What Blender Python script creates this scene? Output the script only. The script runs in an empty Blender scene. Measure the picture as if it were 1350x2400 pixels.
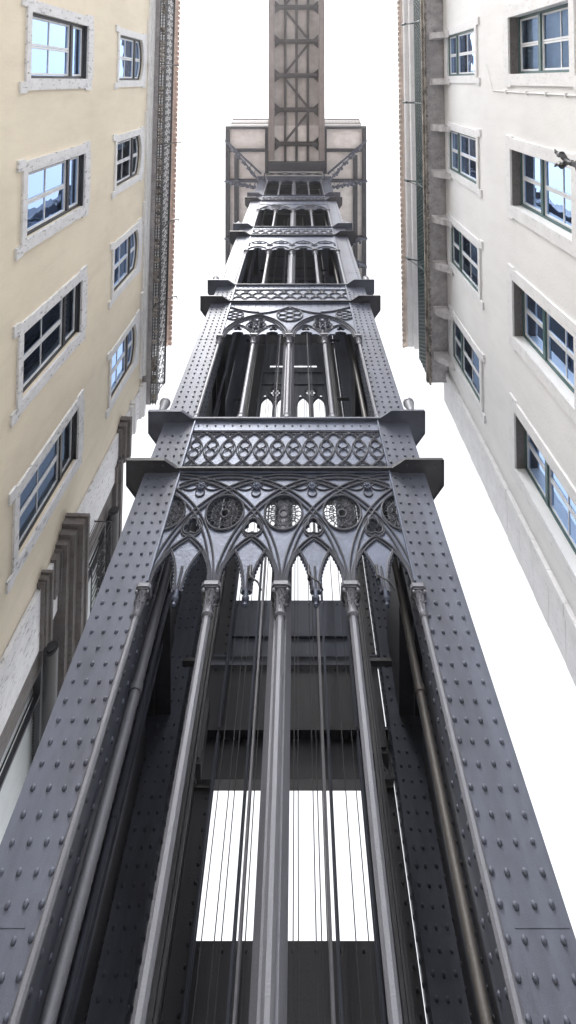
import bpy, bmesh, math, random
from math import sin, cos, pi, sqrt, radians, atan2
from mathutils import Vector, Matrix
random.seed(7)
C = bpy.context.scene.collection
HAZE = .0010
GROUND = -1.6            # camera is at eye height, at the origin
# ------------------------------------------------------------------ materials
def mat(name, col, rough=.6, metal=0., var=.0, vscale=3., bump=0., bscale=60., ior=1.5, col2=None, pits=0., streak=False, coat=0., stain=0., spec=.5):
    m = bpy.data.materials.new(name); m.use_nodes = True
    nt = m.node_tree; N = nt.nodes; L = nt.links
    b = N['Principled BSDF']
    b.inputs['Base Color'].default_value = (*col, 1); b.inputs['Roughness'].default_value = rough
    b.inputs['Metallic'].default_value = metal; b.inputs['IOR'].default_value = ior
    b.inputs['Coat Weight'].default_value = coat; b.inputs['Specular IOR Level'].default_value = spec
    tc = N.new('ShaderNodeTexCoord')
    out = None
    if var > 0:
        no = N.new('ShaderNodeTexNoise'); no.inputs['Scale'].default_value = vscale
        no.inputs['Detail'].default_value = 8; no.inputs['Roughness'].default_value = .65
        if streak:
            mp = N.new('ShaderNodeMapping'); mp.inputs['Scale'].default_value = (1, 1, .12)
            L.new(tc.outputs['Object'], mp.inputs[0]); L.new(mp.outputs[0], no.inputs['Vector'])
        else: L.new(tc.outputs['Object'], no.inputs['Vector'])
        r = N.new('ShaderNodeValToRGB')
        r.color_ramp.elements[0].position = .32; r.color_ramp.elements[1].position = .68
        c2 = col2 if col2 else tuple(c*(1-var) for c in col)
        r.color_ramp.elements[0].color = (*c2, 1); r.color_ramp.elements[1].color = (*col, 1)
        L.new(no.outputs[0], r.inputs[0]); out = r.outputs[0]
    hgt = None
    if pits > 0:
        mp = N.new('ShaderNodeMapping'); mp.inputs['Scale'].default_value = (1, 1.0, .45)
        L.new(tc.outputs['Object'], mp.inputs[0])
        p = N.new('ShaderNodeTexNoise'); p.inputs['Scale'].default_value = 16; p.inputs['Detail'].default_value = 6
        p.inputs['Roughness'].default_value = .7
        L.new(mp.outputs[0], p.inputs['Vector'])
        pr = N.new('ShaderNodeValToRGB'); pr.color_ramp.elements[0].position = .36; pr.color_ramp.elements[1].position = .44
        pr.color_ramp.elements[0].color = (1-pits,)*3+(1,); pr.color_ramp.elements[1].color = (1, 1, 1, 1)
        L.new(p.outputs[0], pr.inputs[0])
        mx = N.new('ShaderNodeMix'); mx.data_type = 'RGBA'; mx.blend_type = 'MULTIPLY'; mx.inputs[0].default_value = 1
        if out: L.new(out, mx.inputs[6])
        else: mx.inputs[6].default_value = (*col, 1)
        L.new(pr.outputs[0], mx.inputs[7]); out = mx.outputs[2]; hgt = pr.outputs[0]
    if stain > 0:                                  # broad damp patches and thin vertical runs
        mp = N.new('ShaderNodeMapping'); mp.inputs['Scale'].default_value = (1, 1.6, .5)
        L.new(tc.outputs['Object'], mp.inputs[0])
        p = N.new('ShaderNodeTexNoise'); p.inputs['Scale'].default_value = 1.7; p.inputs['Detail'].default_value = 9; p.inputs['Roughness'].default_value = .72
        L.new(mp.outputs[0], p.inputs['Vector'])
        pr = N.new('ShaderNodeValToRGB'); pr.color_ramp.elements[0].position = .34; pr.color_ramp.elements[1].position = .56
        pr.color_ramp.elements[0].color = (1-stain, 1-stain*1.1, 1-stain*1.15, 1); pr.color_ramp.elements[1].color = (1, 1, 1, 1)
        L.new(p.outputs[0], pr.inputs[0])
        mx = N.new('ShaderNodeMix'); mx.data_type = 'RGBA'; mx.blend_type = 'MULTIPLY'; mx.inputs[0].default_value = 1
        L.new(out, mx.inputs[6]); L.new(pr.outputs[0], mx.inputs[7]); out = mx.outputs[2]
    if out: L.new(out, b.inputs['Base Color'])
    if bump > 0:
        bn = N.new('ShaderNodeTexNoise'); bn.inputs['Scale'].default_value = bscale; bn.inputs['Detail'].default_value = 4
        L.new(tc.outputs['Object'], bn.inputs['Vector'])
        bp = N.new('ShaderNodeBump'); bp.inputs['Strength'].default_value = bump; bp.inputs['Distance'].default_value = .02
        L.new(bn.outputs[0], bp.inputs['Height'])
        if hgt:
            b2 = N.new('ShaderNodeBump'); b2.inputs['Strength'].default_value = .5; b2.inputs['Distance'].default_value = .01
            L.new(hgt, b2.inputs['Height']); L.new(bp.outputs[0], b2.inputs['Normal']); L.new(b2.outputs[0], b.inputs['Normal'])
        else: L.new(bp.outputs[0], b.inputs['Normal'])
    return m
M = {}
M['iron'] = mat('grey_iron_paint', (.108,.120,.162), .50, .12, .42, 1.4, .10, 130, 1.42, streak=True, spec=.34, stain=.28)
M['iron_rib'] = mat('dim_reflection_rib_paint', (.058,.062,.080), .55, .15, .3, 3, .1, 90, 1.4)  # darker than the panels: the ribs' dim reflections are put into the colour
M['iron_lit'] = mat('lit_iron_paint', (.17,.175,.205), .46, .2, .4, 3, .2, 80, 1.42, streak=True)  # lighter iron copy: skylight on columns and post put into the colour
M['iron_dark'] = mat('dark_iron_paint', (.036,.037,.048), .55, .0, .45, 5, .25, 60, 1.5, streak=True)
M['rail_pale'] = mat('pale_rail_steel', (.20,.20,.23), .5, .1, .3, 4)  # paler than the other guide rails
M['iron_panel'] = mat('panel_iron_paint', (.105,.122,.175), .42, .25, .4, 3, .18, 30, 1.42, spec=.38, stain=.2)
M['brown_iron'] = mat('brown_iron_paint', (.032,.026,.029), .55, .0, .3, 3, .1, 50)
M['bridge_iron'] = mat('bridge_girder_paint', (.17,.15,.15), .5, .0, .3, 2, .1, 50)
M['soffit'] = mat('soffit_panel_paint', (.48,.465,.465), .65, .0, .35, 1.3, .05, 30, stain=.22)
M['deck'] = mat('deck_soffit_paint', (.66,.65,.66), .65, .0, .25, 1.1, .05, 30, stain=.15)
M['brown_pipe'] = mat('rusty_pipe_paint', (.085,.078,.074), .5, .0, .5, 8, .2, 50, streak=True)
M['plaster_y'] = mat('cream_plaster', (.89,.803,.655), .9, 0, .10, .55, .2, 18, stain=.065)
M['plaster_w'] = mat('offwhite_plaster', (.86,.86,.865), .9, 0, .08, .6, .2, 18, stain=.05)
M['stone'] = mat('pitted_limestone', (.83,.83,.86), .8, 0, .16, 4, .2, 40, pits=.55)
M['stone_w'] = mat('white_limestone', (.84,.84,.86), .8, 0, .12, 3, .15, 40, pits=.18)
M['stone_d'] = mat('weathered_shade_limestone', (.18,.17,.172), .85, 0, .6, 3.5, .4, 25, col2=(.13,.11,.105), pits=.5)  # weathered stone; also paints the shade under the right-hand window heads
M['console'] = mat('console_stone', (.66,.64,.66), .85, 0, .3, 5, .2, 30, pits=.3)
M['slab'] = mat('grey_balcony_stone', (.46,.44,.46), .85, 0, .45, 3, .3, 25, pits=.35)
M['slab_dirty'] = mat('stained_balcony_edge', (.40,.36,.32), .9, 0, .8, 3.2, .5, 20, col2=(.035,.03,.028))
M['tile'] = mat('clay_roof_tile', (.95,.74,.64), .8, 0, .3, 5, .2, 30)
M['tile_g'] = mat('faded_clay_tile', (.92,.80,.72), .8, 0, .3, 2, .2, 30)
M['white'] = mat('white_window_paint', (.80,.82,.86), .45, 0, .1, 9, .05, 60)
M['charcoal'] = mat('charcoal_frame_paint', (.05,.052,.062), .4, 0, .2, 9)
M['green'] = mat('green_frame_paint', (.075,.145,.15), .4, 0, .2, 9)
M['green_iron'] = mat('green_iron_paint', (.02,.05,.05), .5, 0, .3, 9)
M['black_iron'] = mat('black_railing_paint', (.035,.035,.04), .5, 0, .2, 9)
M['curtain'] = mat('white_curtain', (.55,.60,.70), .9, 0, .2, 6)
M['blind_blue'] = mat('pale_blue_blind', (.12,.25,.56), .9, 0, .3, 2.5)
M['blind_pale'] = mat('pale_blind', (.60,.68,.80), .9, 0, .2, 2.5)
M['dark_room'] = mat('unlit_room_sheet', (.05,.05,.07), .9, 0, .5, 2)  # near-black sheet colour painting the dark of an unlit room
M['cloth_olive'] = mat('olive_drape', (.20,.20,.15), .9, 0, .5, 3)
M['shutter'] = mat('ribbed_shutter', (.80,.84,.86), .6, 0, .08, 4)
M['ground'] = mat('pale_cobble_paving', (.36,.355,.35), .8, 0, .25, 5, .5, 14)
M['lamp_metal'] = mat('floodlight_metal', (.26,.27,.30), .45, .1, .1, 9)
M['plastic'] = mat('grey_conduit', (.75,.75,.76), .6)
def glassmat():
    m = bpy.data.materials.new('window_glass'); m.use_nodes = True
    nt = m.node_tree; N = nt.nodes; L = nt.links; N.clear()
    o = N.new('ShaderNodeOutputMaterial'); mx = N.new('ShaderNodeMixShader'); fr = N.new('ShaderNodeFresnel')
    fr.inputs['IOR'].default_value = 1.5
    t = N.new('ShaderNodeBsdfTransparent'); t.inputs[0].default_value = (.78,.88,.98,1)
    g = N.new('ShaderNodeBsdfGlossy'); g.inputs['Roughness'].default_value = .02; g.inputs['Color'].default_value = (.40,.55,.82,1)
    tc = N.new('ShaderNodeTexCoord'); n = N.new('ShaderNodeTexNoise'); n.inputs['Scale'].default_value = 1.6
    bp = N.new('ShaderNodeBump'); bp.inputs['Strength'].default_value = .15; bp.inputs['Distance'].default_value = .03
    L.new(tc.outputs['Object'], n.inputs['Vector']); L.new(n.outputs[0], bp.inputs['Height']); L.new(bp.outputs[0], g.inputs['Normal'])
    L.new(fr.outputs[0], mx.inputs[0]); L.new(t.outputs[0], mx.inputs[1]); L.new(g.outputs[0], mx.inputs[2]); L.new(mx.outputs[0], o.inputs[0])
    return m
M['glass'] = glassmat()
# ------------------------------------------------------------------ mesh building
class MB:
    def __init__(s, f=None): s.v = []; s.f = []; s.T = f          # T: optional point mapping
    def _p(s, p): return tuple(s.T(*p)) if s.T else tuple(p)
    def add(s, vs, fs):
        o = len(s.v); s.v += [s._p(p) for p in vs]; s.f += [tuple(i+o for i in f) for f in fs]
    def box(s, x0, x1, y0, y1, z0, z1):
        s.add([(x0,y0,z0),(x1,y0,z0),(x1,y1,z0),(x0,y1,z0),(x0,y0,z1),(x1,y0,z1),(x1,y1,z1),(x0,y1,z1)],
              [(0,3,2,1),(4,5,6,7),(0,1,5,4),(1,2,6,5),(2,3,7,6),(3,0,4,7)])
    def prism(s, pts, z0, z1, ax='z'):
        n = len(pts)
        def q(a, b, c): return (a,b,c) if ax == 'z' else ((a,c,b) if ax == 'y' else (c,a,b))
        s.add([q(a,b,z0) for a,b in pts]+[q(a,b,z1) for a,b in pts],
              [tuple(range(n))[::-1], tuple(range(n,2*n))]+[(i,(i+1)%n,n+(i+1)%n,n+i) for i in range(n)])
    def tube(s, path, r, n=6, closed=False, up=(0,0,1)):
        path = [Vector(p) for p in path]; m = len(path); ring = []
        up = Vector(up); vs = []
        for i, p in enumerate(path):
            a = path[(i-1)%m] if (closed or i > 0) else p
            b = path[(i+1)%m] if (closed or i < m-1) else p
            t = (b-a)
            if t.length < 1e-9: t = Vector((0,0,1))
            t.normalize()
            u = up if abs(t.dot(up)) < .95 else (Vector((1,0,0)) if abs(t.x) < .9 else Vector((0,1,0)))
            e1 = t.cross(u).normalized(); e2 = e1.cross(t).normalized()
            rr = r[i] if isinstance(r, (list, tuple)) else r
            for k in range(n):
                an = 2*pi*(k+.5)/n
                vs.append(tuple(p+e1*rr*cos(an)+e2*rr*sin(an)))
        fs = []
        for i in range(m if closed else m-1):
            for k in range(n):
                j = (i+1) % m
                fs.append((i*n+k, i*n+(k+1)%n, j*n+(k+1)%n, j*n+k))
        if not closed:
            fs.append(tuple(range(n))[::-1]); fs.append(tuple(range((m-1)*n, m*n)))
        s.add(vs, fs)
    def lathe(s, prof, c=(0,0), n=12, ph=0.):
        vs = []; m = len(prof)
        for r, z in prof:
            for k in range(n):
                a = 2*pi*k/n+ph; vs.append((c[0]+r*cos(a), c[1]+r*sin(a), z))
        fs = [(i*n+k, i*n+(k+1)%n, (i+1)*n+(k+1)%n, (i+1)*n+k) for i in range(m-1) for k in range(n)]
        fs += [tuple(range(n))[::-1], tuple(range((m-1)*n, m*n))]
        s.add(vs, fs)
    def dome(s, c, nrm, r, h=None, n=8):
        h = h or r*.85; c = Vector(c); w = Vector(nrm); u = w.orthogonal().normalized(); v = w.cross(u)
        vs = []
        for rr, hh in ((1, 0), (.92, .42), (.6, .82)):
            for k in range(n):
                a = 2*pi*k/n; vs.append(tuple(c+u*rr*r*cos(a)+v*rr*r*sin(a)+w*hh*h))
        vs.append(tuple(c+w*h)); fs = []
        for i in range(2):
            for k in range(n): fs.append((i*n+k, i*n+(k+1)%n, (i+1)*n+(k+1)%n, (i+1)*n+k))
        for k in range(n): fs.append((2*n+k, 2*n+(k+1)%n, 3*n))
        s.add(vs, fs)
    def mesh(s, me):
        o = len(s.v); s.v += [s._p(tuple(v.co)) for v in me.vertices]; s.f += [tuple(i+o for i in p.vertices) for p in me.polygons]
    def build(s, name, m, parent=None, loc=None, smooth=False, bevel=0.):
        me = bpy.data.meshes.new(name); me.from_pydata(s.v, [], s.f)
        bm = bmesh.new(); bm.from_mesh(me); bmesh.ops.recalc_face_normals(bm, faces=bm.faces); bm.to_mesh(me); bm.free()
        me.materials.append(m)
        if smooth:
            me.polygons.foreach_set('use_smooth', [True]*len(me.polygons))
            try: me.set_sharp_from_angle(angle=radians(38))
            except Exception: pass
        o = bpy.data.objects.new(name, me); C.objects.link(o)
        if parent: o.parent = parent
        if loc: o.location = loc
        elif parent:                                   # mesh written in thing-frame coordinates about the origin
            p = parent; off = Vector((0,0,0))
            while p: off += p.location; p = p.parent
            o.location = -off if parent.get('abs', True) else (0,0,0)
        if bevel:
            b = o.modifiers.new('edge_bevel', 'BEVEL'); b.width = bevel; b.segments = 2; b.limit_method = 'ANGLE'
        return o
def fill2d(loops, t):
    """filled outline with holes, thickness t, in the x-y plane, centred on z=0"""
    cu = bpy.data.curves.new('outline', 'CURVE'); cu.dimensions = '2D'; cu.fill_mode = 'BOTH'; cu.extrude = t/2
    for lp in loops:
        sp = cu.splines.new('POLY'); sp.points.add(len(lp)-1)
        for p, q in zip(sp.points, lp): p.co = (q[0], q[1], 0, 1)
        sp.use_cyclic_u = True
    ob = bpy.data.objects.new('outline', cu); C.objects.link(ob)
    dg = bpy.context.evaluated_depsgraph_get(); dg.update()
    me = bpy.data.meshes.new_from_object(ob.evaluated_get(dg))
    bpy.data.objects.remove(ob); return me
def arc(cx, cy, r, a0, a1, n=16, ry=None):
    ry = ry or r
    return [(cx+r*cos(a0+(a1-a0)*i/n), cy+ry*sin(a0+(a1-a0)*i/n)) for i in range(n+1)]
def circ(cx, cy, r, n=28, ry=None): return arc(cx, cy, r, 0, 2*pi, n, ry)[:-1]
def clip(pts, u0, u1, v0, v1):
    out = []; cur = []
    for p in pts:
        if u0 <= p[0] <= u1 and v0 <= p[1] <= v1: cur.append(p)
        else:
            if len(cur) > 1: out.append(cur)
            cur = []
    if len(cur) > 1: out.append(cur)
    return out
class Tr(MB):
    """tracery: plane coordinates u (across), v (up); w = towards the street (-Y)"""
    def rib(s, pts, r, w=.03, closed=False, n=6):
        if not hasattr(s, 'R'): s.R = MB()
        s.R.tube([(u, -w, v) for u, v in pts], r, n, closed, up=(0,1,0))
    def ribs(s, pts, r, box, w=.03):
        for c in clip(pts, *box): s.rib(c, r, w)
    def plate(s, loops, t, w=0.):
        me = fill2d(loops, t)
        o = len(s.v); s.v += [(v.co.x, -(v.co.z+w), v.co.y) for v in me.vertices]
        s.f += [tuple(i+o for i in p.vertices) for p in me.polygons]; bpy.data.meshes.remove(me)
def tag(o, label=None, cat=None, group=None, kind=None):
    for k, v in (('label',label),('category',cat),('group',group),('kind',kind)):
        if v: o[k] = v
    return o
def empty(name, loc, label, cat, group=None):
    o = bpy.data.objects.new(name, None); C.objects.link(o); o.location = loc; o.empty_display_size = .3
    return tag(o, label, cat, group)
def copy_part(o, parent, loc=None, rot=None):
    c = o.copy(); C.objects.link(c); c.parent = parent
    if loc is not None: c.location = loc
    if rot is not None: c.rotation_euler = rot
    for ch in list(o.children):
        d = ch.copy(); C.objects.link(d); d.parent = c
    return c
# ------------------------------------------------------------------ the lift tower
XC, Y0, Y1 = -.21, 6.5, 11.12
HW = 2.32; PW = .58                         # half width of the tower, pier width
XL, XR = XC-HW, XC+HW
YC = (Y0+Y1)/2
BELTS = [(7.79, 8.94), (13.73, 14.84), (19.65, 20.74), (25.4, 26.5)]
TOP = 30.9
OW = HW-PW+.005                             # half width of the opening between the piers
tower = empty('iron_lift_tower', (XC, YC, GROUND), 'tall grey iron Gothic lift tower of riveted piers and tracery between the buildings', 'lift tower')
def TP(mb, name, m, smooth=False, bevel=0): return mb.build(name, M[m], tower, smooth=smooth, bevel=bevel)
# piers: outer corner (cx,cy), sx/sy point inwards
for cx, cy, sx, sy in ((XL,Y0,1,1),(XR,Y0,-1,1),(XL,Y1,1,-1),(XR,Y1,-1,-1)):
    p = MB(); x0, x1 = sorted((cx, cx+sx*PW)); y0, y1 = sorted((cy, cy+sy*PW))
    ix = cx+sx*PW
    p.box(x0, x1, y0, y1, GROUND, TOP)
    front = min(y0, y1)
    # angle irons proud of the plate on the inner and outer edge, facing the street
    a, b = sorted((ix, ix-sx*.135)); p.box(a, b, front-.012, front+.05, GROUND+.02, TOP-.1)
    a, b = sorted((ix+sx*.012, ix-sx*.03)); p.box(a, b, front-.010, front+.30, GROUND+.02, TOP-.11)
    z = GROUND+.1
    while z < TOP-.1:
        if not any(b0-.08 < z < b0+.06 or b1-.28 < z < b1+.05 for b0, b1 in BELTS):
            for k, off in enumerate((.10, .245, .388, .515)):
                if z > 14.84 and k in (1, 2): continue
                yf = front-.012 if k == 3 else front
                r = .0235 if z < 14.8 else .019
                p.dome((cx+sx*off+random.uniform(-.003,.003), yf, z+random.uniform(-.004,.004)), (0,-1,0), r*random.uniform(.92,1.08))
            # the face towards the shaft
            p.dome((ix+sx*.012, front+.10, z), (sx,0,0), .024); p.dome((ix+sx*.0, front+.42, z), (sx,0,0), .024)
            if sy < 0: p.dome((cx+sx*.25, cy, z), (0,1,0), .024)
            p.dome((cx, cy+sy*.28, z), (-sx,0,0), .024)
        z += .153
    z = GROUND+1.1
    while z < TOP:                                # splice joints
        a, b = sorted((cx+sx*.02, ix-sx*.14)); p.box(a, b, front-.003, front+.01, z, z+.012); z += 4.1
    TP(p, 'riveted_pier', 'iron', True)
# belts: plates all round with larger chamfered corners, friezes between
def belt_plate(z, t, under):
    mb = MB()
    e = .08
    def corner(cx, cy, sx, sy):
        pts = [(cx-sx*.31, cy-sy*.22), (cx+sx*.32, cy-sy*.22), (cx+sx*.53, cy-sy*e), (cx+sx*.53, cy+sy*.30), (cx+sx*.20, cy+sy*.52), (cx-sx*.12, cy+sy*.46), (cx-sx*.31, cy+sy*.20)]
        mb.prism(pts, z-.004, z+t+.004)
        # hanging lip along the outside edges
        for i in (0, 1, 5, 6):
            a, b = Vector((*pts[i], 0)), Vector((*pts[(i+1) % 7], 0)); d = (b-a).normalized(); n = Vector((-d.y, d.x, 0))*.012
            q = [a, b, b+n, a+n]; mb.prism([(w.x, w.y) for w in q], z-.018, z-.004)
        if under:
            for k in range(4): mb.dome((cx+sx*(-.18+.16*k), cy-sy*.12, z-.004), (0,0,-1), .02)
    for cx, cy, sx, sy in ((XL,Y0,1,1),(XR,Y0,-1,1),(XL,Y1,1,-1),(XR,Y1,-1,-1)): corner(cx, cy, sx, sy)
    a, b = XL+.53, XR-.53
    mb.box(a, b, Y0-e, Y0+.16, z, z+t); mb.box(a, b, Y1-.16, Y1+e, z, z+t)
    a, b = Y0+.53, Y1-.53
    mb.box(XL-e, XL+.16, a, b, z, z+t); mb.box(XR-.16, XR+e, a, b, z, z+t)
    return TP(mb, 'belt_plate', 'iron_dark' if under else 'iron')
def finish(tr, name, m, loc, rot=0, smooth=True):
    o = tr.build(name, M[m], tower, smooth=smooth)
    if hasattr(tr, 'R'): tr.R.build('rib', M['iron_rib'], o, loc=(0,0,0), smooth=True)
    o.location = Vector(loc)-tower.location; o.rotation_euler = (0,0,rot); return o
def around(o, z, back=True, name=None):
    """copies of a front panel on the other three faces"""
    lst = [((XL, YC, z), -pi/2), ((XR, YC, z), pi/2)] + ([((XC, Y1, z), pi)] if back else [])
    for l, r in lst: copy_part(o, tower, Vector(l)-tower.location, (0,0,r))
def leafring(mb, z, r, n, h, rr):
    for k in range(n):
        a = 2*pi*k/n
        mb.tube([(r*.75*cos(a), r*.75*sin(a), z-h), (r*.95*cos(a), r*.95*sin(a), z-h*.3), (r*1.3*cos(a), r*1.3*sin(a), z), (r*1.45*cos(a), r*1.45*sin(a), z-.015)], [rr, rr*1.1, rr*.9, rr*.6], 5)
def column(u, z0, z1, r=.055, caph=.27, cen=False):
    """octagonal shaft with carved capital; z1 = top of the capital"""
    mb = MB(); h = z1-z0-caph
    mb.lathe([(r*1.6,0),(r*1.6,.06),(r*1.25,.08),(r*1.45,.12),(r*1.05,.16),(r,.2),(r,h)], n=8, ph=pi/8)
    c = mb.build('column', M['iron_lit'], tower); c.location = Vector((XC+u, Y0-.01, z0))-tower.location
    k = MB()
    k.lathe([(r*1.02,h-.05),(r*1.38,h-.03),(r*1.38,h),(r*1.08,h+.012),(r*1.05,h+.09),(r*1.25,h+.15),(r*1.75,h+.205),(r*1.8,h+.21)], n=16)
    q = r/.052; oc = ((-1,-.72),(-.72,-1),(.72,-1),(1,-.72),(1,.72),(.72,1),(-.72,1),(-1,.72))
    k.prism([(a*.102*q, b*.102*q) for a, b in oc], h+.211, h+.228)
    k.prism([(a*.122*q, b*.122*q) for a, b in oc], h+.2285, caph+h)
    leafring(k, h+.105, r*1.12, 8, .09, .017*q); leafring(k, h+.195, r*1.3, 8, .10, .019*q)
    for i in range(4):
        a = pi/4+i*pi/2; k.dome((.118*q*cos(a), .118*q*sin(a), h+.185), (cos(a), sin(a), -.3), .026*q, .03)
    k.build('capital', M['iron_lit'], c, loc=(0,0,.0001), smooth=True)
    return c
BAY = .885
def half_columns(z0, z1, **kw):
    for k in range(-2, 3):
        column(k*BAY*(1 if abs(k) < 2 else .985), z0, z1, r=.052 if abs(k) < 2 else .040)
def zigzag(cx, cy, hw, hgt, n, amp):
    """pointed arch outline from (cx-hw,cy) over the apex to (cx+hw,cy) with small cusps"""
    R = (hgt*hgt+hw*hw)/(2*hw); pts = []
    am = atan2(hgt, R-hw)
    for i in range(n+1):
        a = am*i/n; rr = R+(0 if i % 2 == 0 or i >= n-1 else -amp)
        pts.append((cx+(R-hw)-rr*cos(a)+0, cy+rr*sin(a)))
    return pts+[(2*cx-p[0], p[1]) for p in reversed(pts[:-1])]
def pointed(cx, cy, hw, hgt, n=14):
    R = (hgt*hgt+hw*hw)/(2*hw); am = atan2(hgt, R-hw)
    l = [(cx+(R-hw)-R*cos(am*i/n), cy+R*sin(am*i/n)) for i in range(n+1)]
    return l+[(2*cx-p[0], p[1]) for p in reversed(l[:-1])]
def foil(cx, cy, d, r, n, ph):
    """outline of a foil with n lobes"""
    pts = []; hc = pi/n
    # half-angle of each lobe seen from its own centre
    be = pi-math.acos(max(-1, min(1, 0))) if False else None
    x = d*cos(hc); y = d*sin(hc)
    g = sqrt(max(r*r-y*y, 0)); ix = x+0; px = x-(-g) if False else x
    # intersection point of neighbouring lobes lies on the bisector
    L = d*cos(hc)+sqrt(max(r*r-(d*sin(hc))**2, 0))
    for k in range(n):
        c = ph+2*pi*k/n; ox, oy = cx+d*cos(c), cy+d*sin(c)
        qx, qy = cx+L*cos(c-hc), cy+L*sin(c-hc); a0 = atan2(qy-oy, qx-ox)
        da = (c-a0) % (2*pi)
        if da > pi*1.5: da -= 2*pi
        for i in range(9):
            a = a0+2*da*i/9; pts.append((ox+r*cos(a), oy+r*sin(a)))
    return pts
# ---- stage one tracery
def stage1():
    S0 = 5.97; H = 7.79-S0-.005; t = Tr(); box = (-OW, OW, 0, H-.02)
    out = [(-OW, H), (-OW, 0)]
    for k in range(-2, 2):
        for j in (0, 1):
            cx = (k+.25+.5*j)*BAY
            z = zigzag(cx, 0, .165, .50, 22, .016)
            out += [p for p in z if -OW+.01 < p[0] < OW-.01]
    out += [(OW, 0), (OW, H)]
    holes = []
    for k in range(-2, 3):                                   # roses over the columns
        if abs(k) < 2: holes.append(circ(k*BAY, 1.10, .275))
        else:
            s = 1 if k > 0 else -1
            h = [(u, v) for u, v in arc(k*BAY, 1.10, .275, pi/2 if s > 0 else -pi/2, 3*pi/2 if s > 0 else pi/2, 20) if abs(u) < OW-.03]
            h = h+[(s*(OW-.03), h[-1][1]), (s*(OW-.03), h[0][1])]; holes.append(h)
    for k in range(-2, 2): holes.append(foil((k+.5)*BAY, .865, .058, .062, 3, pi/2))
    t.plate([out]+holes, .035, 0)
    r = .0155
    for k in range(-4, 7):                                   # interlaced great arcs, double ridges
        for s in (1, -1):
            for R in (1.77, 1.70):
                t.ribs(arc(k*BAY+s*1.77, 0, R, pi if s > 0 else 0, pi/2, 40), r, box, .03)
    for k in range(-2, 2):
        m = (k+.5)*BAY
        t.ribs(pointed(m, 0, .43, .735), .014, box); t.ribs(pointed(m, 0, .39, .68), .010, box)
        for j in (-1, 1):
            t.ribs(pointed(m+j*.221, 0, .185, .545), .013, box); t.ribs(pointed(m+j*.221, 0, .172, .515), .008, box, .035)
        t.rib([(m, .02), (m, .30)], .018)
        t.rib(foil(m, .865, .058, .072, 3, pi/2), .012, .032, True)
        t.rib(circ(m, .865, .155, 20), .010, .028, True)
        # flower and its four petals at the top
        c = 1.545
        for a in range(4):
            an = a*pi/2; d = (.185 if a % 2 == 0 else .10); rx = .115 if a % 2 == 0 else .07; ry = .06 if a % 2 == 0 else .075
            t.rib(circ(m+d*cos(an), c+d*sin(an), rx, 18, ry), .010, .026, True)
        for a in range(8):
            an = a*pi/4; t.dome((m+.045*cos(an), -.03, c+.045*sin(an)), (0,-1,0), .024, .03)
        t.dome((m, -.035, c), (0,-1,0), .03, .04)
        t.lathe([(.012,-.16),(.03,-.15),(.02,-.11),(.045,-.09),(.05,-.06),(.03,-.04),(.035,.02)], (m, -.01), 10)
    for k in range(-2, 3):
        cx = k*BAY
        t.ribs(circ(cx, 1.10, .285, 40)+[(cx+.285, 1.10)], .016, box)
        def part(pts, r, w=.005): t.ribs(pts, r, box, w)
        part(circ(cx, 1.10, .062, 16)+[(cx+.062, 1.10)], .015)
        for a in range(8):
            an = a*pi/4+pi/8
            part([(cx+(.06+.22*i/6)*cos(an), 1.10+(.06+.22*i/6)*sin(an)) for i in range(7)], .0055)
            an = a*pi/4
            for d, da, rr in ((.228, 0, .042), (.165, .31, .036), (.165, -.31, .036)):
                ox, oy = cx+d*cos(an+da), 1.10+d*sin(an+da)
                part(circ(ox, oy, rr, 12)+[(ox+rr, oy)], .0062)
            part([(cx+(.06+.08*i/3)*cos(an), 1.10+(.06+.08*i/3)*sin(an)) for i in range(4)], .0055)
        for s in (-1, 1):
            if abs(cx+s*.44) < OW+.1: pass
    # fins at the edges
    for s in (-1, 1): t.box(min(s*OW, s*(OW-.025)), max(s*OW, s*(OW-.025)), -.06, .03, .1, H)
    t.box(-OW, OW, -.05, .02, H-.03, H)
    return finish(t, 'tracery_panel', 'iron_panel', (XC, Y0+.02, S0))
o1 = stage1(); around(o1, 5.97, back=False)
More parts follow.
